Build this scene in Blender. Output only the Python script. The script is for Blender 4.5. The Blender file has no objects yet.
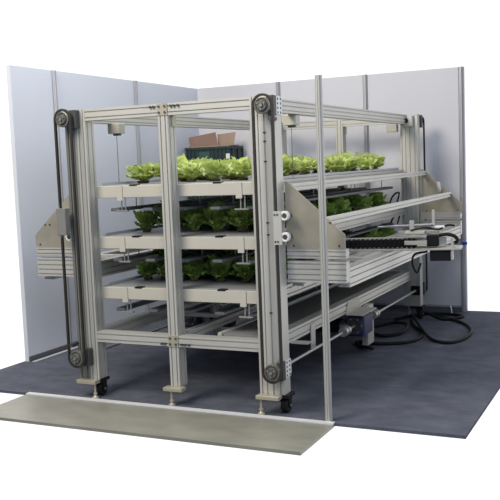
import bpy, bmesh, math, random
from mathutils import Vector, Matrix
SC = bpy.context.scene
COL = SC.collection
PI = math.pi
V = Vector

# ------------------------------------------------------------ materials
def mat(name, col, rough=0.5, metal=0.0, var=0.0, scale=8.0, bump=0.0, bscale=60.0, trans=0.0, stretch=None, col2=None, spec=0.5):
    m = bpy.data.materials.new(name); m.use_nodes = True
    nt = m.node_tree; n = nt.nodes; l = nt.links
    b = n['Principled BSDF']
    b.inputs['Base Color'].default_value = (*col, 1)
    b.inputs['Roughness'].default_value = rough
    b.inputs['Metallic'].default_value = metal
    b.inputs['Specular IOR Level'].default_value = spec
    tc = n.new('ShaderNodeTexCoord')
    src = tc.outputs['Object']
    if stretch:
        mp = n.new('ShaderNodeMapping'); mp.inputs['Scale'].default_value = stretch
        l.new(src, mp.inputs['Vector']); src = mp.outputs['Vector']
    if var > 0 or col2:
        no = n.new('ShaderNodeTexNoise'); no.inputs['Scale'].default_value = scale; no.inputs['Detail'].default_value = 5
        l.new(src, no.inputs['Vector'])
        r = n.new('ShaderNodeValToRGB')
        a = tuple(c * (1 - var) for c in col); z = col2 if col2 else tuple(min(1, c * (1 + var)) for c in col)
        r.color_ramp.elements[0].position = 0.32; r.color_ramp.elements[1].position = 0.68
        r.color_ramp.elements[0].color = (*a, 1); r.color_ramp.elements[1].color = (*z, 1)
        l.new(no.outputs['Fac'], r.inputs['Fac']); l.new(r.outputs['Color'], b.inputs['Base Color'])
    if bump > 0:
        nb = n.new('ShaderNodeTexNoise'); nb.inputs['Scale'].default_value = bscale; nb.inputs['Detail'].default_value = 3
        l.new(src, nb.inputs['Vector'])
        bp = n.new('ShaderNodeBump'); bp.inputs['Strength'].default_value = bump; bp.inputs['Distance'].default_value = 0.01
        l.new(nb.outputs['Fac'], bp.inputs['Height']); l.new(bp.outputs['Normal'], b.inputs['Normal'])
    if trans > 0:
        tr = n.new('ShaderNodeBsdfTranslucent')
        mx = n.new('ShaderNodeMixShader'); mx.inputs['Fac'].default_value = trans
        out = n['Material Output']
        bc = b.inputs['Base Color']
        if bc.is_linked: l.new(bc.links[0].from_socket, tr.inputs['Color'])
        else: tr.inputs['Color'].default_value = (*col, 1)
        l.new(b.outputs[0], mx.inputs[1]); l.new(tr.outputs[0], mx.inputs[2]); l.new(mx.outputs[0], out.inputs['Surface'])
    return m

def carpet_material():
    m = mat('carpet_blue_grey', (0.100, 0.108, 0.136), 0.95, var=0.20, scale=130, bump=0.5, bscale=300, spec=0.1)
    nt = m.node_tree; n = nt.nodes; l = nt.links; b = n['Principled BSDF']
    src = b.inputs['Base Color'].links[0].from_socket
    tc = n.new('ShaderNodeTexCoord')
    mp = n.new('ShaderNodeMapping'); mp.inputs['Scale'].default_value = (1.0, 1.5, 1); mp.inputs['Rotation'].default_value = (0, 0, -0.7)
    l.new(tc.outputs['Object'], mp.inputs['Vector'])
    no = n.new('ShaderNodeTexNoise'); no.inputs['Scale'].default_value = 4.5; no.inputs['Detail'].default_value = 9; no.inputs['Roughness'].default_value = 0.65
    l.new(mp.outputs['Vector'], no.inputs['Vector'])
    r = n.new('ShaderNodeValToRGB'); r.color_ramp.elements[0].position = 0.38; r.color_ramp.elements[1].position = 0.68
    r.color_ramp.elements[0].color = (0.86, 0.86, 0.86, 1); r.color_ramp.elements[1].color = (1.25, 1.25, 1.27, 1)
    l.new(no.outputs['Fac'], r.inputs['Fac'])
    mix = n.new('ShaderNodeMix'); mix.data_type = 'RGBA'; mix.blend_type = 'MULTIPLY'; mix.inputs['Factor'].default_value = 1
    l.new(src, mix.inputs['A']); l.new(r.outputs['Color'], mix.inputs['B'])
    l.new(mix.outputs['Result'], b.inputs['Base Color'])
    return m

M = dict(
    alu=mat('aluminium_profile', (0.55, 0.54, 0.50), 0.42, 0.35, var=0.04, scale=3, stretch=(1, 1, .2)),
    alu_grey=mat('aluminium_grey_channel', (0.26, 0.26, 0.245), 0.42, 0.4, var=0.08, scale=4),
    cream=mat('painted_cream_steel', (0.48, 0.46, 0.40), 0.45, 0.05, var=0.03, scale=3),
    sheet=mat('brushed_sheet_metal', (0.47, 0.43, 0.345), 0.36, 0.55, var=0.13, scale=7),
    plate=mat('milled_plate', (0.44, 0.405, 0.32), 0.4, 0.35, var=0.06, scale=9),
    steel=mat('bright_steel', (0.36, 0.36, 0.355), 0.35, 0.6),
    pulley=mat('pulley_steel', (0.17, 0.165, 0.145), 0.4, 0.5, var=0.1, scale=20),
    rubber=mat('black_rubber', (0.011, 0.011, 0.012), 0.7, spec=0.25, bump=0.2, bscale=200),
    beltrubber=mat('worn_belt_rubber', (0.028, 0.027, 0.025), 0.6, spec=0.3),
    black=mat('black_plastic', (0.010, 0.010, 0.012), 0.5, spec=0.2),
    dark=mat('dark_grey_bracket', (0.07, 0.07, 0.07), 0.5, 0.3),
    slate=mat('slate_grey_lamp_housing', (0.15, 0.165, 0.18), 0.5, 0.2),
    white=mat('white_plastic', (0.78, 0.78, 0.76), 0.4),
    tray=mat('pale_grey_tray', (0.23, 0.24, 0.25), 0.4, var=0.05, scale=3),
    rim=mat('pale_tray_rim', (0.50, 0.52, 0.54), 0.4),
    belt=mat('grey_belt_panel', (0.20, 0.20, 0.195), 0.6, var=0.08, scale=2),
    blue=mat('dark_blue_gearbox', (0.016, 0.022, 0.085), 0.4),
    bluetag=mat('bright_blue_plastic', (0.02, 0.09, 0.62), 0.4),
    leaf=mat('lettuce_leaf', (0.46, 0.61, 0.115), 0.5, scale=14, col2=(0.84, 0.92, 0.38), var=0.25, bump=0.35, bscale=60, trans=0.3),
    leafshade=mat('lettuce_leaf_shaded', (0.20, 0.36, 0.075), 0.5, scale=14, col2=(0.46, 0.64, 0.16), var=0.3, bump=0.35, bscale=60, trans=0.25),  # darker copy of the lettuce leaf, shade between the tiers put into its colour
    pot=mat('brown_pot', (0.075, 0.042, 0.03), 0.8, var=0.2, scale=40),
    crate=mat('dark_green_crate', (0.014, 0.036, 0.037), 0.5, var=0.1, scale=6),
    crate_panel=mat('green_crate_panel', (0.03, 0.075, 0.07), 0.5),
    card_a=mat('brown_cardboard', (0.24, 0.15, 0.115), 0.8, var=0.06, scale=9),
    card_b=mat('tan_cardboard', (0.36, 0.26, 0.19), 0.8, var=0.06, scale=9),
    wall=mat('booth_wall_panel', (0.67, 0.67, 0.705), 0.55, var=0.012, scale=1.2),
    wall_coollit=mat('wall_panel_cool_lit', (0.70, 0.735, 0.80), 0.55, var=0.012, scale=1.2),  # wall panel tinted bluer: cool light on the left wall put into its colour
    walltrim=mat('booth_post_metal', (0.48, 0.48, 0.50), 0.4, 0.4),
    skirt=mat('dark_skirting', (0.10, 0.10, 0.115), 0.6),
    tape=mat('white_edge_strip', (0.66, 0.67, 0.70), 0.5),
    aisle=mat('aisle_beige_floor', (0.25, 0.246, 0.205), 0.35, scale=3.5, var=0.12, stretch=(1, 2, 1)),
    carpet=carpet_material(),
)

# ------------------------------------------------------------ mesh helpers
def world_loc(o):
    v = V((0, 0, 0))
    while o is not None:
        v += o.location; o = o.parent
    return v

def obj(name, bm, m, parent=None, smooth=False):
    bmesh.ops.recalc_face_normals(bm, faces=bm.faces[:])
    if parent is not None:
        bmesh.ops.translate(bm, verts=bm.verts[:], vec=-world_loc(parent))
    me = bpy.data.meshes.new(name); bm.to_mesh(me); bm.free()
    ms = m if isinstance(m, (list, tuple)) else [m]
    for x in ms: me.materials.append(M[x])
    if smooth:
        for p in me.polygons: p.use_smooth = True
    o = bpy.data.objects.new(name, me); COL.objects.link(o)
    o.parent = parent
    return o

def BM(): return bmesh.new()

def box(bm, x0, x1, y0, y1, z0, z1, bev=0.0, mi=0):
    r = bmesh.ops.create_cube(bm, size=1)
    vs = r['verts']
    bmesh.ops.scale(bm, vec=(x1 - x0, y1 - y0, z1 - z0), verts=vs)
    bmesh.ops.translate(bm, vec=((x0 + x1) / 2, (y0 + y1) / 2, (z0 + z1) / 2), verts=vs)
    fs = set(f for v in vs for f in v.link_faces)
    for f in fs: f.material_index = mi
    if bev > 0:
        es = list(set(e for v in vs for e in v.link_edges))
        bmesh.ops.bevel(bm, geom=es, offset=bev, segments=1, affect='EDGES', profile=0.5)
    return bm

def frame_for(d):
    d = d.normalized()
    up = V((0, 0, 1)) if abs(d.z) < 0.9 else V((0, 1, 0))
    a = up.cross(d).normalized(); b = d.cross(a).normalized()
    return a, b

def cyl(bm, p0, p1, r, r1=None, seg=16, mi=0):
    p0 = V(p0); p1 = V(p1); r1 = r if r1 is None else r1
    a, b = frame_for(p1 - p0)
    A = [bm.verts.new(p0 + r * (math.cos(2 * PI * i / seg) * a + math.sin(2 * PI * i / seg) * b)) for i in range(seg)]
    B = [bm.verts.new(p1 + r1 * (math.cos(2 * PI * i / seg) * a + math.sin(2 * PI * i / seg) * b)) for i in range(seg)]
    fs = [bm.faces.new((A[i], A[(i + 1) % seg], B[(i + 1) % seg], B[i])) for i in range(seg)]
    fs.append(bm.faces.new(A[::-1])); fs.append(bm.faces.new(B))
    for f in fs: f.material_index = mi
    return bm

def lathe(bm, p, axis, prof, seg=24, mi=0):
    """prof: list of (distance along axis, radius)"""
    p = V(p); d = V(axis).normalized(); a, b = frame_for(d)
    rings = []
    for t, r in prof:
        rings.append([bm.verts.new(p + d * t + max(r, 1e-4) * (math.cos(2 * PI * i / seg) * a + math.sin(2 * PI * i / seg) * b)) for i in range(seg)])
    fs = []
    for A, B in zip(rings, rings[1:]):
        for i in range(seg):
            fs.append(bm.faces.new((A[i], A[(i + 1) % seg], B[(i + 1) % seg], B[i])))
    fs.append(bm.faces.new(rings[0][::-1])); fs.append(bm.faces.new(rings[-1]))
    for f in fs: f.material_index = mi
    return bm

def prism(bm, pts, vec, mi=0):
    vec = V(vec)
    A = [bm.verts.new(V(p)) for p in pts]; B = [bm.verts.new(V(p) + vec) for p in pts]
    n = len(A)
    fs = [bm.faces.new((A[i], A[(i + 1) % n], B[(i + 1) % n], B[i])) for i in range(n)]
    fs.append(bm.faces.new(A[::-1])); fs.append(bm.faces.new(B))
    for f in fs: f.material_index = mi
    return bm

def slots(a, n, gw):
    return [(-a / 2 + a * (k + 0.5) / n, gw) for k in range(n)]

def extr_section(a, b, na, nb, gw=0.008, gd=0.010):
    """outline of a slotted profile: width a (u), height b (v), na slots on the u faces, nb on the v faces"""
    pts = []
    def side(length, n, f):
        for c, w in slots(length, n, gw):
            for s, dpt in ((c - w / 2, 0), (c - w / 2, gd), (c + w / 2, gd), (c + w / 2, 0)):
                pts.append(f(s, dpt))
    pts.append((-a / 2, -b / 2)); side(a, na, lambda s, d: (s, -b / 2 + d))
    pts.append((a / 2, -b / 2)); side(b, nb, lambda s, d: (a / 2 - d, s))
    pts.append((a / 2, b / 2)); side(a, na, lambda s, d: (-s, b / 2 - d))
    pts.append((-a / 2, b / 2)); side(b, nb, lambda s, d: (-a / 2 + d, -s))
    return pts

def extr(bm, axis, c, l0, l1, a, b, na=2, nb=2, gw=0.008, gd=0.010):
    """slotted profile along axis ('X','Y','Z') from l0 to l1; c = centre in the other two axes.
    X: (y,z) a=y b=z ; Y: (x,z) a=x b=z ; Z: (x,y) a=x b=y"""
    sec = extr_section(a, b, na, nb, gw, gd)
    def P(u, v, l):
        if axis == 'X': return (l, c[0] + u, c[1] + v)
        if axis == 'Y': return (c[0] + u, l, c[1] + v)
        return (c[0] + u, c[1] + v, l)
    pts = [P(u, v, l0) for u, v in sec]
    vec = {'X': (l1 - l0, 0, 0), 'Y': (0, l1 - l0, 0), 'Z': (0, 0, l1 - l0)}[axis]
    return prism(bm, pts, vec)

def catmull(pts, sub=8):
    P = [V(p) for p in pts]; P = [2 * P[0] - P[1]] + P + [2 * P[-1] - P[-2]]
    out = []
    for i in range(1, len(P) - 2):
        for k in range(sub):
            t = k / sub; a, b, c, d = P[i - 1:i + 3]
            out.append(0.5 * ((2 * b) + (c - a) * t + (2 * a - 5 * b + 4 * c - d) * t * t + (3 * b - a - 3 * c + d) * t ** 3))
    out.append(P[-2]); return out

def tube(bm, pts, r, seg=8, sub=8, mi=0):
    C = catmull(pts, sub) if sub else [V(p) for p in pts]
    rings = []; prev = None
    for i, p in enumerate(C):
        d = (C[min(i + 1, len(C) - 1)] - C[max(i - 1, 0)]).normalized()
        if prev is None: a, b = frame_for(d)
        else:
            a = (prev - d * prev.dot(d)).normalized(); b = d.cross(a)
        prev = a
        rings.append([bm.verts.new(p + r * (math.cos(2 * PI * k / seg) * a + math.sin(2 * PI * k / seg) * b)) for k in range(seg)])
    for A, B in zip(rings, rings[1:]):
        for k in range(seg):
            f = bm.faces.new((A[k], A[(k + 1) % seg], B[(k + 1) % seg], B[k])); f.material_index = mi
    bm.faces.new(rings[0][::-1]); bm.faces.new(rings[-1])
    return bm

def struct(name, bm, m, label=None):
    o = obj(name, bm, m); o['kind'] = 'structure'
    if label: o['label'] = label
    return o

def thing(name, label, cat, loc=(0, 0, 0), group=None):
    o = bpy.data.objects.new(name, None); COL.objects.link(o); o.location = loc
    o.empty_display_size = 0.1
    o['label'] = label; o['category'] = cat
    if group: o['group'] = group
    return o

def tag(o, label, cat, group=None):
    o['label'] = label; o['category'] = cat
    if group: o['group'] = group
    return o

# ------------------------------------------------------------ setting
XL, YB, HW = -1.25, 3.99, 2.50
XR = 1.785
YL0 = 0.78          # where the left booth wall stops
struct('floor', box(BM(), XL - 0.05, 2.62, -0.06, YB + 0.05, -0.02, 0.0), 'carpet', 'blue grey carpet of the exhibition booth')
struct('floor_aisle', box(BM(), -0.56, 1.82, -0.62, -0.06, -0.024, -0.004), 'aisle', 'pale beige aisle floor in front of the carpet')
struct('trim_1', box(BM(), -0.56, 1.82, -0.090, -0.050, -0.004, 0.004), 'tape', 'white strip along the front edge of the carpet')
struct('trim_2', box(BM(), XL + 0.03, XL + 0.065, YL0, YB - 0.05, 0.0, 0.003), 'rim', 'white strip on the carpet along the left wall')
struct('wall_back', box(BM(), XL - 0.05, XR + 0.03, YB, YB + 0.04, 0.0, HW), 'wall', 'pale grey back wall of the booth')
struct('wall_left', box(BM(), XL - 0.04, XL, YL0, YB, 0.0, HW), 'wall_coollit', 'pale left wall of the booth, tinted for cool light')
struct('baseboard_left', box(BM(), XL, XL + 0.012, YL0, YB - 0.012, 0.0, 0.042), 'skirt')
b = box(BM(), XL + 0.012, XR - 0.02, YB - 0.012, YB, 0.0, 0.04); struct('baseboard_back', b, 'skirt')
b = box(BM(), XL + 0.012, XR - 0.02, YB - 0.012, YB, 0.042, 0.062); struct('trim_3', b, 'walltrim')

def booth_post(name, x, y, r=0.021, h=HW):
    b = BM()
    pts = []
    for k in range(8):
        a0 = 2 * PI * k / 8 - PI / 8; a1 = 2 * PI * (k + 1) / 8 - PI / 8
        p0 = V((math.cos(a0), math.sin(a0), 0)) * r; p1 = V((math.cos(a1), math.sin(a1), 0)) * r
        m0 = p0.lerp(p1, 0.36); m1 = p0.lerp(p1, 0.64)
        pts += [p0, m0, m0 * 0.72, m1 * 0.72, m1]
    prism(b, [(x + q.x, y + q.y, 0.0) for q in pts], (0, 0, h))
    return b
n = 4
for x in (-0.225, 0.78, XR):
    struct('trim_%d' % n, booth_post('p', x, YB - 0.005, 0.026), 'walltrim', 'metal post between back wall panels'); n += 1
for y in (1.345, 2.665):
    struct('trim_%d' % n, booth_post('p', XL + 0.004, y, 0.024), 'walltrim', 'metal post between left wall panels'); n += 1
o = obj('booth_post', booth_post('p', 1.772, -0.03, 0.0225, 2.12), 'alu')
tag(o, 'slim grooved aluminium booth post standing alone at the front carpet edge', 'post')

# ------------------------------------------------------------ the rack
W, PX = 1.33, 0.66
ZP, ZT = 0.130, 2.028
PD = 0.10           # post depth
HWD = 0.0365        # half post width
OUT = 0.135
D = 3.46
rack = thing('cultivation_rack', 'tall aluminium growing rack with three planted tiers and belt pulleys on its posts', 'rack', (0.665, 1.78, 0))
def part(name, bm, m, parent=None, smooth=False, label=None):
    o = obj(name, bm, m, parent or rack, smooth)
    if label: o['label'] = label
    return o

for fy, sgn in ((0.0, -1), (D, 1)):          # front frame, back frame
    yc = fy + PD / 2
    yo = fy if sgn < 0 else fy + PD           # outer face carrying the pulleys
    for x in (0.0, PX, W):
        part('post', extr(BM(), 'Z', (x, yc), ZP, ZT, 2 * HWD, PD), 'alu')
    for sx, x0 in ((-1, 0.0), (1, W)):
        ctr = x0 + sx * (HWD + OUT) / 2
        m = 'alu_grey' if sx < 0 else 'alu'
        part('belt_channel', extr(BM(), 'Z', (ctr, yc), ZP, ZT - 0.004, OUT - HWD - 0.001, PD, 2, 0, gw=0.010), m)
    # crossbeams between the posts
    for xa, xb in ((HWD, PX - HWD), (PX + HWD, W - HWD)):
        part('crossbeam', extr(BM(), 'X', (fy + 0.04, ZT - 0.0405), xa, xb, 0.074, 0.079), 'alu')
        part('crossbeam', extr(BM(), 'X', (fy + 0.04, 0.438), xa, xb, 0.074, 0.076), 'alu')
    # joining plates on the middle post
    for z in (ZT - 0.0405, 0.438):
        bm = BM(); ya = yo + sgn * 0.001; yb = yo + sgn * 0.006
        box(bm, PX - 0.038, PX + 0.038, min(ya, yb), max(ya, yb), z - 0.04, z + 0.04, 0.001)
        pl = part('joining_plate', bm, 'plate')
        for dx in (-0.09, -0.065, -0.022, 0.022, 0.065, 0.09, 0.12):
            for dz in ((-0.02, 0.02) if abs(dx) < 0.05 else ((0.02,) if z > 1 else (-0.02,))):
                yy = yb if abs(dx) < 0.05 else yo + (0.012 if sgn < 0 else -0.012)
                obj('bolt', cyl(BM(), (PX + dx, yy, z + dz), (PX + dx, yo + sgn * 0.012, z + dz), 0.008, seg=8), 'dark', pl)
    # inside corner bracket on the right of the middle post
    part('corner_bracket', box(BM(), PX + HWD, PX + HWD + 0.012, fy + 0.045, fy + 0.098, ZT - 0.155, ZT - 0.083, 0.002), 'plate')
    # base plates, levelling feet, castors
    for bx0, bx1, fx, cx in ((-0.118, 0.042, 0.02, 0.005), (0.597, 0.742, 0.646, None), (1.288, 1.448, 1.312, 1.448)):
        y0, y1 = (-0.065, PD + 0.02) if sgn < 0 else (D - 0.02, D + PD + 0.065)
        if sgn < 0: y1 = -0.0005
        else: y0 = D + PD + 0.0005
        pb = part('base_plate', box(BM(), bx0, bx1, y0, y1, ZP - 0.024, ZP + 0.001, 0.002), 'plate')
        if cx is not None: obj('mounting_plate', box(BM(), cx - 0.09 if cx > 1 else bx0 + 0.02, cx + 0.04, 0.0 if sgn < 0 else D - 0.015, PD + 0.015 if sgn < 0 else D + PD, ZP - 0.022, ZP - 0.001, 0.002), 'black', pb)
        else: obj('mounting_plate', box(BM(), bx0 + 0.03, bx1 - 0.045, fy, fy + PD, ZP - 0.012, ZP - 0.001, 0.002), 'plate', pb)
        fyy = -0.035 if sgn < 0 else D + PD + 0.035
        bm = BM()
        lathe(bm, (fx, fyy, 0.0), (0, 0, 1), [(0, 0.024), (0.008, 0.024), (0.014, 0.016), (0.022, 0.009), (0.03, 0.009), (0.03, 0.014), (0.042, 0.014), (0.042, 0.0075), (ZP - 0.024, 0.0075)], 14)
        obj('levelling_foot', bm, 'plate', pb)
        if cx is not None:
            cy = 0.062 if sgn < 0 else D + 0.04
            bm = BM(); box(bm, cx - 0.03, cx + 0.03, cy - 0.03, cy + 0.03, ZP - 0.034, ZP - 0.024)
            for s in (-1, 1): prism(bm, [(cx + s * 0.027, cy - 0.028, ZP - 0.034), (cx + s * 0.027, cy + 0.028, ZP - 0.034), (cx + s * 0.027, cy + 0.014, 0.035), (cx + s * 0.027, cy - 0.014, 0.035)], (0.004 * s, 0, 0))
            ca = part('caster', bm, 'black')
            bm = BM(); lathe(bm, (cx - 0.0225, cy, 0.049), (1, 0, 0), [(0, 0.02), (0, 0.042), (0.006, 0.049), (0.039, 0.049), (0.045, 0.042), (0.045, 0.02)], 24)
            obj('wheel', bm, 'rubber', ca)
            bm = BM(); cyl(bm, (cx - 0.037, cy, 0.049), (cx + 0.037, cy, 0.049), 0.009, seg=10)
            obj('axle', bm, 'steel', ca)
    # pulleys and belts
    yp = -0.08 if sgn < 0 else D + PD + 0.08
    RP = 0.063
    for sx, x0 in ((-1, -0.088), (1, W + 0.091)):
        zs = (1.962, 0.294)
        for z in zs:
            bm = BM()
            lathe(bm, (x0, yp - sgn * 0.02, z), (0, sgn, 0), [(0, RP - 0.014), (0.002, RP - 0.009), (0.029, RP - 0.009), (0.031, RP - 0.014), (0.031, RP - 0.020), (0.024, RP - 0.024), (0.024, 0.036), (0.036, 0.034), (0.042, 0.030), (0.042, 0.014), (0.034, 0.012)], 36)
            pu = part('pulley', bm, 'pulley', smooth=False)
            bm = BM(); cyl(bm, (x0, yo + sgn * 0.001, z), (x0, yp + sgn * 0.032, z), 0.011, seg=14)
            for k in range(3):
                a = 2 * PI * k / 3 + 0.5
                cyl(bm, (x0 + 0.026 * math.cos(a), yp + sgn * 0.02, z + 0.026 * math.sin(a)), (x0 + 0.026 * math.cos(a), yp + sgn * 0.031, z + 0.026 * math.sin(a)), 0.006, seg=8)
            obj('hub', bm, 'alu_grey', pu)
            # bearing block between post and pulley
            bm = BM(); yq = yp - sgn * 0.024
            box(bm, x0 + (0.018 if sx > 0 else 0.03), x0 + (0.060 if sx > 0 else 0.085), min(yo, yq) + 0.001, max(yo, yq) - 0.001, z - 0.062, z + 0.062, 0.004)
            part('bearing_block', bm, 'dark')
            if sx > 0 and sgn < 0:
                hp = part('hole_plate', box(BM(), W + OUT + 0.001, W + OUT + 0.009, 0.008, 0.099, z - 0.055, z + 0.055, 0.001), 'white')
                for yy in (0.032, 0.077):
                    for k in range(4): obj('bolt', cyl(BM(), (W + OUT + 0.006, yy, z - 0.042 + 0.028 * k), (W + OUT + 0.0105, yy, z - 0.042 + 0.028 * k), 0.0085, seg=8), 'dark', hp)
        if sgn < 0:
            part('tensioner', cyl(BM(), (x0 + sx * 0.048, yp - 0.004, zs[0] - 0.082 if sx > 0 else zs[1] + 0.09), (x0 + sx * 0.048, -0.001, zs[0] - 0.082 if sx > 0 else zs[1] + 0.09), 0.013, seg=12), 'dark')
            if sx > 0:
                for z in (1.80, 1.745, 1.62, 1.235, 1.16, 0.66): part('channel_pin', box(BM(), 1.381, 1.402, -0.003, 0.004, z - 0.004, z + 0.004), 'dark')
        bm = BM(); N = 24
        loop = []
        for k in range(N + 1):
            a = PI * k / N; loop.append((math.cos(a), math.sin(a), zs[0]))
        for k in range(N + 1):
            a = PI + PI * k / N; loop.append((math.cos(a), math.sin(a), zs[1]))
        rows = []
        for c, s, zc in loop:
            rows.append([bm.verts.new((x0 + r * c, y, zc + r * s)) for r, y in ((RP - 0.005, yp - 0.009), (RP + 0.009, yp - 0.009), (RP + 0.009, yp + 0.009), (RP - 0.005, yp + 0.009))])
        for i in range(len(rows)):
            A, B = rows[i], rows[(i + 1) % len(rows)]
            for k in range(4): bm.faces.new((A[k], A[(k + 1) % 4], B[(k + 1) % 4], B[k]))
        part('belt', bm, 'beltrubber')

# depth beams along the top, tiers and bottom
for x in (0.0, W):
    part('top_rail', extr(BM(), 'Y', (x, ZT - 0.046), PD, D, 0.073, 0.090, 2, 3), 'alu')
    part('base_rail', extr(BM(), 'Y', (x, 0.438), PD, D, 0.073, 0.090, 2, 2), 'alu')
TIERS = (1.493, 1.136, 0.778)
BH = 0.084
for ti, zt in enumerate(TIERS):
    for xa, xb in ((HWD - 0.02, PX - 0.004), (PX + 0.004, W - HWD + 0.02)):
        sb = part('tier_beam', box(BM(), xa, xb, PD + 0.001, PD + 0.041, zt - BH, zt, 0.003), 'cream')
        xm = (xa + xb) / 2 - 0.0
        obj('clip', box(BM(), xm - 0.03, xm + 0.03, PD - 0.002, PD + 0.044, zt - 0.004, zt + 0.007, 0.002), 'black', sb)
        part('tier_beam', box(BM(), xa, xb, D - 0.041, D - 0.001, zt - BH, zt, 0.003), 'cream')
    for x in (0.0165, W - 0.0165):
        part('tier_rail', extr(BM(), 'Y', (x, zt - BH / 2), PD + 0.042, D - 0.042, 0.04, BH, 1, 2), 'alu')
    # hangers in front of the beam
    for hx in (0.228, 1.152):
        h = part('hanger', box(BM(), hx - 0.026, hx + 0.02, PD - 0.006, PD, zt - 0.105, zt + 0.002, 0.001), 'cream')
        for dx in (-0.004, 0.026): obj('rod', cyl(BM(), (hx + dx, PD + 0.02, zt - BH), (hx + dx, PD + 0.02, zt - 0.172), 0.0045, seg=8), 'steel', h)
        obj('clamp', box(BM(), hx - 0.045, hx + 0.05, PD + 0.005, PD + 0.03, zt - 0.182, zt - 0.171, 0.002), 'steel', h)
    # grow light bars under the tier
    for k, x in enumerate((0.13, 0.40, 0.665, 0.93, 1.20)):
        lb = part('light_bar', box(BM(), x - 0.038, x + 0.038, 0.17, 3.36, zt - 0.182, zt - 0.160, 0.004), 'slate')
        bm = BM()
        for i in range(26): cyl(bm, (x, 0.25 + 0.12 * i, zt - 0.1825), (x, 0.25 + 0.12 * i, zt - 0.186), 0.014, seg=8)
        obj('lamp_strip', bm, 'white', lb)
        for y in (0.45, 1.3, 2.2, 3.1): obj('hanging_rod', cyl(BM(), (x, y, zt - 0.160), (x, y, zt - 0.0755), 0.004, seg=6), 'steel', lb)
    for y in (0.45, 1.3, 2.2, 3.1):
        part('tray_support', box(BM(), 0.037, W - 0.037, y - 0.02, y + 0.02, zt - BH + 0.01, zt - 0.056, 0.002), 'alu')

# drive shafts with gearboxes, both sides
for sx, x in ((1, W + 0.091), (-1, -0.088)):
    z = 0.290
    sh = part('drive_shaft', cyl(BM(), (x, 0.10 + 0.005, z), (x, D - 0.005, z), 0.011, seg=14), 'steel')
    ym = 1.66
    for y in (ym - 0.40, ym + 0.36):
        bm = BM(); lathe(bm, (x, y, z), (0, 1, 0), [(0, 0.02), (0.0, 0.036), (0.05, 0.036), (0.05, 0.028), (0.065, 0.028), (0.065, 0.036), (0.105, 0.036), (0.105, 0.02)], 20)
        obj('coupling', bm, 'steel', sh)
    bm = BM(); box(bm, x - 0.075, x + 0.075, ym - 0.11, ym + 0.13, z - 0.09, z + 0.085, 0.015)
    gb = part('gearbox', bm, 'blue', label='dark blue gearbox on the drive shaft')
    bm = BM(); lathe(bm, (x, ym - 0.111, z), (0, -1, 0), [(0, 0.066), (0.012, 0.066), (0.012, 0.05), (0.004, 0.045), (0.004, 0.03), (0.02, 0.03), (0.02, 0.014)], 24)
    obj('flange', bm, 'dark', gb)
    for k in range(6):
        a = 2 * PI * k / 6; obj('bolt', cyl(BM(), (x + 0.058 * math.cos(a), ym - 0.12, z + 0.058 * math.sin(a)), (x + 0.058 * math.cos(a), ym - 0.130, z + 0.058 * math.sin(a)), 0.006, seg=8), 'steel', gb)
    # mounting plate above the gearbox, folded from the base rail
    xr = W + 0.037 if sx > 0 else -0.037
    bm = BM(); prism(bm, [(xr, ym - 0.13, 0.475), (xr, ym + 0.16, 0.475), (xr, ym + 0.20, 0.40), (xr, ym + 0.20, 0.385), (xr, ym - 0.17, 0.385), (xr, ym - 0.17, 0.40)], (0.006 * sx, 0, 0))
    box(bm, min(xr, xr + sx * 0.14), max(xr, xr + sx * 0.14), ym - 0.17, ym + 0.20, 0.380, 0.388)
    part('gearbox_mount', bm, 'cream')
    bm = BM(); extr(bm, 'Z', (xr - sx * 0.0 + sx * 0.03, ym + 0.30), 0.06, 0.39, 0.05, 0.16, 1, 3); part('motor_bracket', bm, 'alu')
    bm = BM(); cyl(bm, (x - sx * 0.16, ym + 0.01, z - 0.03), (x - sx * 0.36, ym + 0.01, z - 0.03), 0.06, seg=20); part('motor', bm, 'black')
    bm = BM(); cyl(bm, (x - sx * 0.075, ym + 0.01, z - 0.03), (x - sx * 0.16, ym + 0.01, z - 0.03), 0.045, seg=20); part('motor_flange', bm, 'steel')
    for y in (0.1005, D - 0.0305):
        part('shaft_bearing', box(BM(), x - 0.045, x + 0.045, y, y + 0.03, z - 0.045, z + 0.045, 0.006), 'black' if y > 1 else 'alu')
# short support legs under the base rail
part('rail_bracket', box(BM(), W + 0.037, W + 0.045, 0.72, 0.80, 0.25, 0.45, 0.001), 'alu')
part('rail_bracket', box(BM(), W + 0.037, W + 0.16, 0.36, 0.44, 0.385, 0.393, 0.001), 'cream')

# lower return panel between the base rails
lp = part('return_panel', box(BM(), 0.955, W - 0.037, 0.16, 3.40, 0.455, 0.470, 0.001), 'belt')
obj('edge_rail', box(BM(), 0.925, 0.955, 0.14, 3.42, 0.43, 0.482, 0.002), 'alu', lp)
lp = part('inner_rail', extr(BM(), 'Y', (0.655, 0.445), 0.11, 3.42, 0.05, 0.06, 1, 1), 'alu')
for y in (1.1, 2.1, 3.1):
    part('cross_tie', box(BM(), 0.037, W - 0.037, y - 0.02, y + 0.02, 0.395, 0.428, 0.002), 'alu')

# small cream sensor boxes under the top rails
for bx, by in ((0.05, 0.36), (W - 0.03, 0.66), (1.24, 3.38)):
    s = part('sensor_box', box(BM(), bx - 0.05, bx + 0.05, by - 0.04, by + 0.04, ZT - 0.165, ZT - 0.092, 0.004), 'cream')
    if bx < 1.2 or by < 1:
        bm = BM(); cyl(bm, (bx, by, ZT - 0.165), (bx, by, TIERS[0] + 0.01), 0.0022, seg=6); obj('wire', bm, 'dark', s)
        bm = BM(); box(bm, bx - 0.02, bx + 0.03, by - 0.02, by + 0.02, ZT - 0.178, ZT - 0.165, 0.003); obj('connector', bm, 'dark', s)
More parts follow.
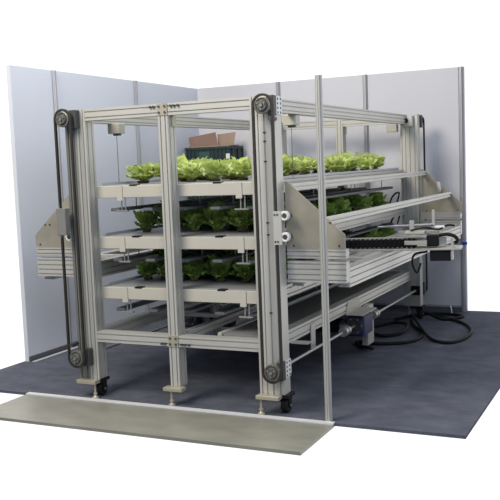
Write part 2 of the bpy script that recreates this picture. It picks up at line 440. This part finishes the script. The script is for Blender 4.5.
# proximity switch at the back corner
bm = BM(); box(bm, W - 0.01, W + 0.10, D - 0.05, D - 0.001, ZT - 0.12, ZT - 0.01, 0.006); sw = part('corner_block', bm, 'alu')
bm = BM(); cyl(bm, (W + 0.035, D - 0.049, ZT - 0.06), (W + 0.035, D - 0.062, ZT - 0.06), 0.024, seg=16); obj('knob', bm, 'black', sw)

# ------------------------------------------------------------ lifting carriages
def carriage(sx, label):
    X = (lambda d: W + d) if sx > 0 else (lambda d: -d)     # d measured outward from the corner post axis
    root = thing('lifting_carriage', label, 'carriage', (X(0.33), 1.8, 0.85))
    def P(name, bm, m, parent=None): return obj(name, bm, m, parent or root)
    def bx(bm, d0, d1, *a): return box(bm, min(X(d0), X(d1)), max(X(d0), X(d1)), *a)
    zb, zt_ = 1.058, 1.488
    d0, d1 = 0.142, 0.536
    for y0, y1, yb in ((0.102, 0.108, 0.106), (D + PD - 0.008, D + PD - 0.002, D + 0.02)):
        bm = BM(); prism(bm, [(X(d0), y0, zb), (X(d1), y0, zb), (X(d1), y0, 1.150), (X(d0 + 0.018), y0, zt_), (X(d0), y0, zt_)], (0, y1 - y0, 0))
        sp = P('side_plate', bm, 'sheet')
        for dd, zz in ((0.40, 1.225), (0.44, 1.225), (d0 + 0.05, 1.08), (d1 - 0.04, 1.08)):
            obj('bolt', cyl(BM(), (X(dd), y0 + 0.001, zz), (X(dd), y0 - 0.004, zz), 0.007, seg=8), 'dark', sp)
        ys = 0.138 if y0 < 1 else D + 0.06
        for zc, hh, nb in ((1.0275, 0.057, 2), (0.913, 0.135, 4)):
            xa, xb = sorted((X(d0), X(d1 - 0.0)))
            P('crossbeam', extr(BM(), 'X', (ys, zc), xa, xb, 0.07, hh, 2, nb), 'alu')
    # long rails from front plate to back plate
    ya, yb = 0.109, D + PD - 0.009
    if sx > 0:
        P('upper_rail', extr(BM(), 'Y', (X(d0 + 0.03), 1.452), ya, yb, 0.04, 0.04, 1, 1), 'alu')
        P('middle_rail', extr(BM(), 'Y', (X(0.415), 1.236), ya, yb, 0.04, 0.045, 1, 1), 'alu')
    for d in (d0 + 0.04, d1 - 0.04):
        P('long_beam', extr(BM(), 'Y', (X(d), 0.872), 0.174, D + 0.024, 0.078, 0.122, 2, 3), 'alu')
    P('tie_beam', extr(BM(), 'X', (0.75, 0.905), min(X(d0 + 0.08), X(d1 - 0.08)), max(X(d0 + 0.08), X(d1 - 0.08)), 0.06, 0.06, 1, 1), 'alu')
    P('tie_beam', extr(BM(), 'X', (2.4, 0.905), min(X(d0 + 0.08), X(d1 - 0.08)), max(X(d0 + 0.08), X(d1 - 0.08)), 0.06, 0.06, 1, 1), 'alu')
    # rollers running on the corner post
    for z in (1.276, 1.142):
        for yy in (0.030,):
            bm = BM(); lathe(bm, (X(0.135 + 0.034), yy - 0.016, z), (0, 1, 0), [(0.004, 0.016), (0, 0.018), (0, 0.027), (0.004, 0.031), (0.028, 0.031), (0.032, 0.027), (0.032, 0.012)], 24)
            r = P('roller', bm, 'white')
            bm = BM(); cyl(bm, (X(0.169), yy - 0.013, z), (X(0.169), 0.102, z), 0.0165, seg=12); obj('axle', bm, 'dark', r)
    if sx > 0:
        bm = BM(); bx(bm, 0.143, 0.198, -0.100, -0.092, 1.105, 1.312, 0.001)
        c = P('roller_bracket', bm, 'alu')
        for z in (1.292, 1.125):
            for dd in (0.154, 0.172): obj('bolt', cyl(BM(), (X(dd), -0.100, z), (X(dd), -0.105, z), 0.006, seg=8), 'dark', c)
    else:
        bm = BM(); box(bm, -0.176, -0.100, -0.105, -0.045, 1.165, 1.352, 0.003)
        c = P('belt_clamp', bm, 'alu_grey')
        bm = BM(); cyl(bm, (-0.158, -0.08, 1.150), (-0.158, -0.08, 1.166), 0.013, seg=10); cyl(bm, (-0.158, -0.08, 1.351), (-0.158, -0.08, 1.375), 0.010, seg=10)
        obj('clamp_nut', bm, 'steel', c)
        bm = BM(); box(bm, -0.170, -0.145, -0.045, 0.102, 1.2, 1.3); obj('clamp_arm', bm, 'alu_grey', c)
    return root
car_r = carriage(1, 'lifting carriage with slanted sheet metal plates, carrying the black cable chain over the open carpet')
car_l = carriage(-1, 'lifting carriage with slanted sheet metal plate, between the rack and the left wall')
# white knob lever on the rear plate of the right carriage
bm = BM(); tube(bm, [(W + 0.33, 3.52, 1.27), (W + 0.33, 3.50, 1.31), (W + 0.325, 3.49, 1.36)], 0.016, 8, 4)
obj('handle', bm, 'white', car_r)

# ------------------------------------------------------------ linear actuator lying across the right carriage
act = thing('linear_actuator', 'motorised linear actuator with black cable chain lying across the open-side carriage', 'actuator', (1.87, 1.27, 0.948))
act.rotation_euler = (0, -0.006, math.radians(9))
def A(name, bm, m, parent=None):
    o = obj(name, bm, m)
    o.parent = parent or act
    return o
L0, L1 = -0.45, 0.40
def ab(x0, x1, y0, y1, z0, z1, bev=0.002): return box(BM(), x0, x1, y0, y1, z0, z1, bev)
A('base_plate', ab(L0, L1 + 0.06, -0.115, 0.10, -0.012, 0.002), 'cream')
A('guide_beam', extr(BM(), 'X', (0.055, 0.042), L0, L1 - 0.05, 0.06, 0.058, 1, 1), 'alu')
bm = BM()
x = L0 + 0.05
while x < 0.14:
    box(bm, x, x + 0.026, -0.095, -0.035, 0.006, 0.074, 0.006); box(bm, x + 0.026, x + 0.034, -0.085, -0.045, 0.014, 0.066)
    x += 0.034
A('cable_chain', bm, 'black')
bm = BM()
pts = [(0.14, -0.065, 0.085)] + [(0.40 + 0.045 * math.sin(t), -0.03, 0.052 + 0.04 * math.cos(t)) for t in [k * PI / 8 for k in range(0, 9)]]
tube(bm, [(0.30, -0.03, 0.088), (0.36, -0.03, 0.095), (0.41, -0.03, 0.08), (0.43, -0.03, 0.05), (0.41, -0.03, 0.03)], 0.013, 8, 6)
A('chain_bend', bm, 'black')
A('motor', ab(0.235, 0.385, -0.09, -0.02, -0.092, -0.013, 0.006), 'black')
A('motor_body', ab(0.215, 0.30, -0.09, -0.02, 0.014, 0.098, 0.006), 'black')
A('end_plate', ab(0.385, 0.40, -0.10, -0.0, -0.085, 0.075, 0.001), 'cream')
sl = A('slider', ab(0.06, 0.20, -0.115, 0.02, 0.106, 0.122), 'cream')
A('slider_post', ab(0.09, 0.12, -0.04, -0.01, 0.122, 0.20), 'alu', sl)
A('slider_post', ab(0.245, 0.262, 0.05, 0.075, 0.10, 0.27), 'alu', sl)
A('slider_rod', cyl(BM(), (-0.15, 0.02, 0.155), (0.26, 0.04, 0.165), 0.008, seg=10), 'steel', sl)
A('slider_arm', ab(0.0, 0.30, 0.02, 0.05, 0.100, 0.122), 'alu', sl)
A('slider_foot', ab(0.06, 0.22, -0.125, -0.098, 0.03, 0.06), 'cream', sl)
A('sensor_head', ab(0.27, 0.345, -0.05, 0.01, 0.135, 0.158, 0.006), 'white', sl)
bm = BM(); tube(bm, [(0.10, -0.06, 0.13), (0.2, -0.07, 0.15), (0.30, -0.06, 0.135), (0.36, -0.02, 0.16), (0.41, 0.0, 0.155)], 0.008, 6, 6)
A('cable', bm, 'black', sl)
bm = BM(); tube(bm, [(0.215, -0.02, -0.03), (0.12, -0.01, -0.05), (0.10, 0.0, -0.12), (0.13, 0.02, -0.19), (0.16, 0.03, -0.12)], 0.008, 8, 6)
A('cable', bm, 'black')

# ------------------------------------------------------------ trays and lettuces
random.seed(4)
trays = []
TL = ('pale growing tray of the top tier, holding the bright lettuces', 'growing tray of the middle tier under the top row of light bars', 'growing tray of the lowest planted tier, nearest the carpet')
for ti, zt in enumerate(TIERS):
    t = thing('growing_tray', TL[ti], 'tray', (0.665, 1.78, zt - 0.056))
    bm = BM(); box(bm, 0.045, W - 0.045, 0.150, 3.410, zt - 0.055, zt + 0.004, 0.003)
    obj('trough', bm, 'tray', t)
    for xa in (0.045, W - 0.052):
        obj('rim', box(BM(), xa, xa + 0.007, 0.150, 3.410, zt + 0.0045, zt + 0.022), 'rim', t)

def leaf(bm, rnd, ang, tilt, length, width, lift, base_r, z0):
    nu, nv = 8, 8
    ca, sa = math.cos(ang), math.sin(ang)
    ph = rnd.uniform(0, 6.28); fr = rnd.uniform(2.5, 4.0)
    rows = []
    for j in range(nv + 1):
        v = j / nv
        th = tilt + lift * v * v                      # bends outward toward the tip
        # arc position along the leaf
        s = length * v
        rr = base_r + s * math.sin(tilt + lift * v * 0.55)
        zz = z0 + s * math.cos(tilt + lift * v * 0.55)
        wv = width * (0.16 + 1.0 * math.sin(min(1, v * 1.02) * PI * 0.62) ** 1.2) * (1 if v < .85 else 1 - (v - .85) * 2.2)
        row = []
        for i in range(nu + 1):
            u = i / nu * 2 - 1
            ruf = (abs(u) ** 1.5) * (0.25 + v) * 0.016 * math.sin(fr * 6 * v + ph + 2.2 * u) + 0.010 * v ** 3 * math.sin(5.5 * u * fr * 0.6 + ph)
            cup = -0.018 * (1 - u * u) * v + 0.012 * u * u * (1 - v)
            x = rr + (ruf + cup) * math.cos(th); z = zz + ruf * 0.9 - 0.006 * u * u * math.sin(6 * v + ph)
            y = wv * u + 0.006 * math.sin(9 * v + ph)
            row.append(bm.verts.new((x * ca - y * sa, x * sa + y * ca, max(z, 0.012))))
        rows.append(row)
    for A_, B_ in zip(rows, rows[1:]):
        for i in range(nu): bm.faces.new((A_[i], A_[i + 1], B_[i + 1], B_[i]))

def lettuce_mesh(seed, big=1.0):
    rnd = random.Random(seed); bm = BM()
    for ring, (n_, tilt, ln, wd, lift) in enumerate(((4, 0.08, 0.150, 0.044, 0.28), (6, 0.30, 0.150, 0.058, 0.55), (6, 0.62, 0.112, 0.060, 0.75))):
        for k in range(n_):
            leaf(bm, rnd, 2 * PI * (k + rnd.uniform(-.25, .25)) / n_ + ring * 0.5, tilt + rnd.uniform(-.12, .12), ln * rnd.uniform(.85, 1.15) * big, wd * rnd.uniform(.85, 1.15) * big, lift + rnd.uniform(-.15, .15), 0.006, 0.020)
    return bm
def finish(bm, name, m):
    bmesh.ops.recalc_face_normals(bm, faces=bm.faces[:])
    me = bpy.data.meshes.new(name); bm.to_mesh(me); bm.free(); me.materials.append(M[m])
    for p in me.polygons: p.use_smooth = True
    return me
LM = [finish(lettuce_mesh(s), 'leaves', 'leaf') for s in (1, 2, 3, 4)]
LD = [finish(lettuce_mesh(s, 1.12), 'leaves', 'leafshade') for s in (11, 12, 13, 14)]
bm = BM(); lathe(bm, (0, 0, 0.0005), (0, 0, 1), [(0, 0.036), (0.020, 0.042), (0.020, 0.036), (0.016, 0.034), (0.017, 0.0)], 14)
PM = finish(bm, 'pot', 'pot')
TN = ('top', 'middle', 'lowest')
FRONT = ('first', 'second', 'third', 'fourth', 'fifth', 'sixth')
SKIP = set([(1, 2, 4), (1, 3, 3), (1, 3, 4), (1, 4, 0), (1, 4, 3), (1, 5, 0), (1, 5, 1), (1, 5, 2), (1, 5, 3), (1, 6, 0), (1, 6, 1), (1, 6, 2), (1, 6, 3), (1, 7, 0), (1, 7, 3), (1, 7, 4), (1, 8, 0), (1, 8, 2), (1, 8, 3), (1, 9, 1), (1, 9, 3), (1, 10, 0), (1, 10, 1), (1, 10, 2), (2, 2, 0), (2, 2, 2), (2, 2, 3), (2, 4, 3), (2, 4, 4), (2, 5, 3), (2, 5, 5), (2, 6, 0), (2, 6, 2), (2, 6, 3), (2, 6, 4), (2, 7, 2), (2, 7, 3), (2, 8, 0), (2, 8, 1), (2, 8, 2), (2, 8, 3), (2, 9, 1), (2, 10, 0), (2, 10, 2), (2, 10, 4)])   # wholly hidden inside the lower tiers
gap = random.Random(21)
GAPS = {(ti, r, c) for ti in range(3) for r in range(1, 11) for c in range(6) if gap.random() < (0.42 if ti == 0 else 0.25)}   # empty holes in the trays
rnd = random.Random(9)
for ti, zt in enumerate(TIERS):
    for r in range(11):
        for c in range(6):
            x = 0.185 + 0.200 * c + rnd.uniform(-.012, .012); y = 0.48 + 0.275 * r + rnd.uniform(-.015, .015)
            a = rnd.uniform(0, 6.28); s = rnd.uniform(0.80, 1.14); k = rnd.randrange(4); hz = s * rnd.uniform(0.92, 1.16) * ((0.78 if r == 0 else 0.86) if ti == 0 else (0.95 if r < 2 else 0.78))
            if (ti, r, c) in SKIP or (ti, r, c) in GAPS: continue
            kind = 'bright yellow-green' if ti == 0 else 'shade-tinted green'
            if r == 0:
                lab = '%s lettuce in the front row of the %s tier, %s from the wall side' % (kind, TN[ti], FRONT[c])
                grp = 'lettuces on the %s tier' % TN[ti]
            else:
                lab = '%s lettuce in the rows behind the front row of the %s tier' % (kind, TN[ti])
                grp = 'lettuces behind the front row of the %s tier' % TN[ti]
            t = thing('lettuce', lab, 'lettuce', (x, y, zt + 0.004), grp)
            t.rotation_euler = (0, 0, a); t.scale = (s, s, hz)
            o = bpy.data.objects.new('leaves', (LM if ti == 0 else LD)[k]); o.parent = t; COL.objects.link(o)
            o = bpy.data.objects.new('pot', PM); o.parent = t; COL.objects.link(o)

# ------------------------------------------------------------ crates and cardboard behind the rack
CX0, CX1, CY0, CY1, CH = -1.222, -0.640, 3.58, 3.90, 0.362
CN = ('bottom', 'second from bottom', 'middle', 'second from top')
for k in range(5):
    z0 = k * CH + 0.001 * k
    lab = ('dark green plastic crate with a white sticker, topmost of the stack in the corner' if k == 4 else 'dark green plastic crate, %s of the stack in the corner' % CN[k])
    t = thing('crate', lab, 'crate', ((CX0 + CX1) / 2, (CY0 + CY1) / 2, z0), 'stacked crates in the corner')
    bm = BM(); th = 0.014
    box(bm, CX0 + 0.02, CX1 - 0.02, CY0 + 0.02, CY1 - 0.02, z0, z0 + 0.012)
    box(bm, CX0 + 0.012, CX1 - 0.012, CY0 + 0.012, CY0 + 0.026, z0, z0 + CH - 0.03); box(bm, CX0 + 0.012, CX1 - 0.012, CY1 - 0.026, CY1 - 0.012, z0, z0 + CH - 0.03)
    box(bm, CX0 + 0.012, CX0 + 0.026, CY0 + 0.026, CY1 - 0.026, z0, z0 + CH - 0.03); box(bm, CX1 - 0.026, CX1 - 0.012, CY0 + 0.026, CY1 - 0.026, z0, z0 + CH - 0.03)
    obj('shell', bm, 'crate', t)
    bm = BM(); zt0, zt1 = z0 + CH - 0.03, z0 + CH
    box(bm, CX0, CX1, CY0, CY0 + 0.026, zt0, zt1, 0.004); box(bm, CX0, CX1, CY1 - 0.026, CY1, zt0, zt1, 0.004)
    box(bm, CX0, CX0 + 0.026, CY0 + 0.026, CY1 - 0.026, zt0, zt1); box(bm, CX1 - 0.026, CX1, CY0 + 0.026, CY1 - 0.026, zt0, zt1)
    obj('rim', bm, 'crate', t)
    bm = BM()
    for q in range(12):
        xx = CX0 + 0.02 + q * (CX1 - CX0 - 0.05) / 11
        box(bm, xx, xx + 0.010, CY0, CY0 + 0.012, z0 + 0.01, zt0)
    for yy in (CY0 + 0.05, CY0 + 0.18, CY0 + 0.31): box(bm, CX1 - 0.012, CX1, yy, yy + 0.010, z0 + 0.01, zt0)
    box(bm, CX0 + 0.01, CX1 - 0.01, CY0 + 0.002, CY0 + 0.012, z0 + 0.10, z0 + 0.112)
    obj('ribs', bm, 'crate', t)
    if k == 4:
        obj('label_panel', box(BM(), CX0 + 0.18, CX0 + 0.32, CY0 - 0.003, CY0 + 0.002, z0 + 0.17, z0 + 0.31), 'crate_panel', t)
        obj('sticker', box(BM(), CX1 - 0.062, CX1 - 0.014, CY0 - 0.003, CY0, z0 + 0.225, z0 + 0.28), 'white', t)
        z5 = z0 + 0.0125
t = thing('cardboard_box', 'open cardboard box with raised flaps standing in the topmost dark green crate', 'box', ((CX0 + CX1) / 2, (CY0 + CY1) / 2, z5 + 0.001))
z0 = z5 + 0.001; z1 = z0 + 0.36; xa, xb, ya, yb = CX0 + 0.04, CX1 - 0.035, CY0 + 0.04, CY1 - 0.04
bm = BM(); box(bm, xa, xb, ya, ya + 0.006, z0, z1); box(bm, xa, xb, yb - 0.006, yb, z0, z1); box(bm, xa, xa + 0.006, ya, yb, z0, z1); box(bm, xb - 0.006, xb, ya, yb, z0, z1); box(bm, xa, xb, ya, yb, z0, z0 + 0.005)
obj('carton', bm, 'card_b', t)
bm = BM(); prism(bm, [(xa + 0.005, ya + 0.01, z1), (xa + 0.36, ya + 0.01, z1), (xa + 0.315, ya + 0.045, z1 + 0.150), (xa - 0.02, ya + 0.03, z1 + 0.105)], (0, 0.006, 0)); obj('flap', bm, 'card_a', t)
bm = BM(); prism(bm, [(xa + 0.33, ya + 0.08, z1), (xb + 0.012, ya + 0.08, z1), (xb + 0.03, ya + 0.10, z1 + 0.142), (xa + 0.31, ya + 0.10, z1 + 0.125)], (0, 0.006, 0)); obj('flap', bm, 'card_b', t)

# ------------------------------------------------------------ hoses and small things on the carpet
def hose(pts, r, label, name='cable_hose', cat='hose', m='rubber', grp='black hoses on the carpet'):
    o = obj(name, tube(BM(), pts, r, 8, 10), m, None, True); tag(o, label, cat, grp); return o
r = 0.015
hose([(1.45, 1.90, .03), (1.30, 2.05, r), (1.22, 2.20, r), (1.42, 2.17, r), (1.62, 2.27, r), (1.70, 2.45, r), (1.66, 2.75, r), (1.52, 3.0, r), (1.42, 3.25, .02)], r, 'thick black hose looping out from the blue gearbox over the carpet')
hose([(1.40, 3.38, .05), (1.55, 3.0, .055), (1.72, 2.62, .03), (1.85, 2.42, r), (2.0, 2.37, r), (2.08, 2.6, r), (2.06, 2.95, r), (1.9, 3.3, r), (1.6, 3.6, r)], r, 'black hose curving widest across the carpet towards the open side')
hose([(1.25, 3.3, .02), (1.40, 3.62, .016), (1.62, 3.72, .016), (1.85, 3.62, .016), (1.70, 3.42, .016), (1.52, 3.52, .05), (1.42, 3.70, .016)], .016, 'black cable coiled at the foot of the back wall')
hose([(1.12, 2.85, .016), (1.30, 3.05, .03), (1.48, 2.88, .055), (1.50, 2.62, .03), (1.36, 2.50, .016), (1.22, 2.62, .016)], .016, 'short black cable heaped under the rear of the drive shaft')
o = obj('cable_tie', tube(BM(), [(1.72, 3.70, .004), (1.715, 3.71, .06), (1.70, 3.73, .10)], .006, 6, 5), 'white'); tag(o, 'small white cable tie end sticking up from the hoses by the back wall', 'cable tie')
o = obj('blue_clip', box(BM(), 1.785, 1.835, 3.93, 3.955, 0.70, 0.73, 0.004), 'bluetag'); tag(o, 'small blue plastic clip on the corner post of the back wall', 'clip')
# cables hanging in the tiers at the back
for zt, lab in ((1.33, 'thin black cable arching between the top and middle tier at the back'), (1.12, 'thin black cable arching under the middle tier at the back')):
    hose([(1.22, 3.30, zt - .16), (1.25, 3.28, zt - .10), (1.285, 3.30, zt - .06), (1.287, 3.40, zt - .07), (1.26, 3.41, zt - .16)], .008, lab, 'cable', 'cable', grp='cables in the tiers')

# ------------------------------------------------------------ camera, light
cam = bpy.data.cameras.new('camera'); co = bpy.data.objects.new('camera', cam); COL.objects.link(co)
Rm = Matrix(((0.9028395466705484, 0.42818470435049183, -0.039225144078774504), (0.007096549232945462, -0.10605233518184776, -0.9943352257621478), (-0.42991905279564324, 0.8974468012995305, -0.09878687605414993)))
mw = Matrix((Rm[0], -Rm[1], -Rm[2])).transposed().to_4x4()
mw.translation = V((3.636692681693568, -4.961472833466595, 1.607918357383365))
co.matrix_world = mw
cam.sensor_width = 36; cam.lens = 36 * 865.89 / 500; cam.clip_end = 200
SC.camera = co

def lamp(name, loc, target, size, power, col):
    L = bpy.data.lights.new(name, 'AREA'); L.shape = 'DISK'; L.size = size; L.energy = power; L.color = col
    o = bpy.data.objects.new(name, L); COL.objects.link(o); o.location = loc
    o.rotation_euler = (V(target) - V(loc)).to_track_quat('-Z', 'Y').to_euler()
    return o
lamp('hall_lamp_warm', (-0.6, -3.4, 5.0), (0.6, 0.4, 1.0), 2.6, 320, (1.0, 0.92, 0.79))
lamp('fill_lamp_cool', (3.6, -3.6, 3.2), (-1.0, 1.2, 0.9), 2.0, 85, (0.80, 0.88, 1.0))  # cool fill added low at the front right to brighten the left wall
lamp('hall_lamp_overhead', (0.35, 1.15, 5.0), (0.35, 1.15, 0), 1.6, 66, (0.95, 0.94, 1.0))
# bright exhibition hall: white beyond the booth walls, dimmer elsewhere
w = bpy.data.worlds.new('hall'); SC.world = w; w.use_nodes = True
nt = w.node_tree; bg = nt.nodes['Background']
tc = nt.nodes.new('ShaderNodeTexCoord'); sx = nt.nodes.new('ShaderNodeSeparateXYZ')
mr = nt.nodes.new('ShaderNodeMapRange'); mr.interpolation_type = 'SMOOTHSTEP'
mr.inputs['From Min'].default_value = -0.15; mr.inputs['From Max'].default_value = 0.45
mr.inputs['To Min'].default_value = 0.22; mr.inputs['To Max'].default_value = 1.15
nt.links.new(tc.outputs['Generated'], sx.inputs[0]); nt.links.new(sx.outputs['Y'], mr.inputs['Value'])
nt.links.new(mr.outputs['Result'], bg.inputs['Strength'])
mc = nt.nodes.new('ShaderNodeMix'); mc.data_type = 'RGBA'
mc.inputs['A'].default_value = (0.80, 0.92, 1.15, 1); mc.inputs['B'].default_value = (1, 1, 1, 1)
mf = nt.nodes.new('ShaderNodeMapRange'); mf.interpolation_type = 'SMOOTHSTEP'; mf.inputs['From Min'].default_value = -0.15; mf.inputs['From Max'].default_value = 0.45
nt.links.new(sx.outputs['Y'], mf.inputs['Value']); nt.links.new(mf.outputs['Result'], mc.inputs['Factor'])
nt.links.new(mc.outputs['Result'], bg.inputs['Color'])

SC.view_settings.view_transform = 'Standard'; SC.view_settings.look = 'None'
SC.view_settings.exposure = 0.0; SC.view_settings.gamma = 1.0
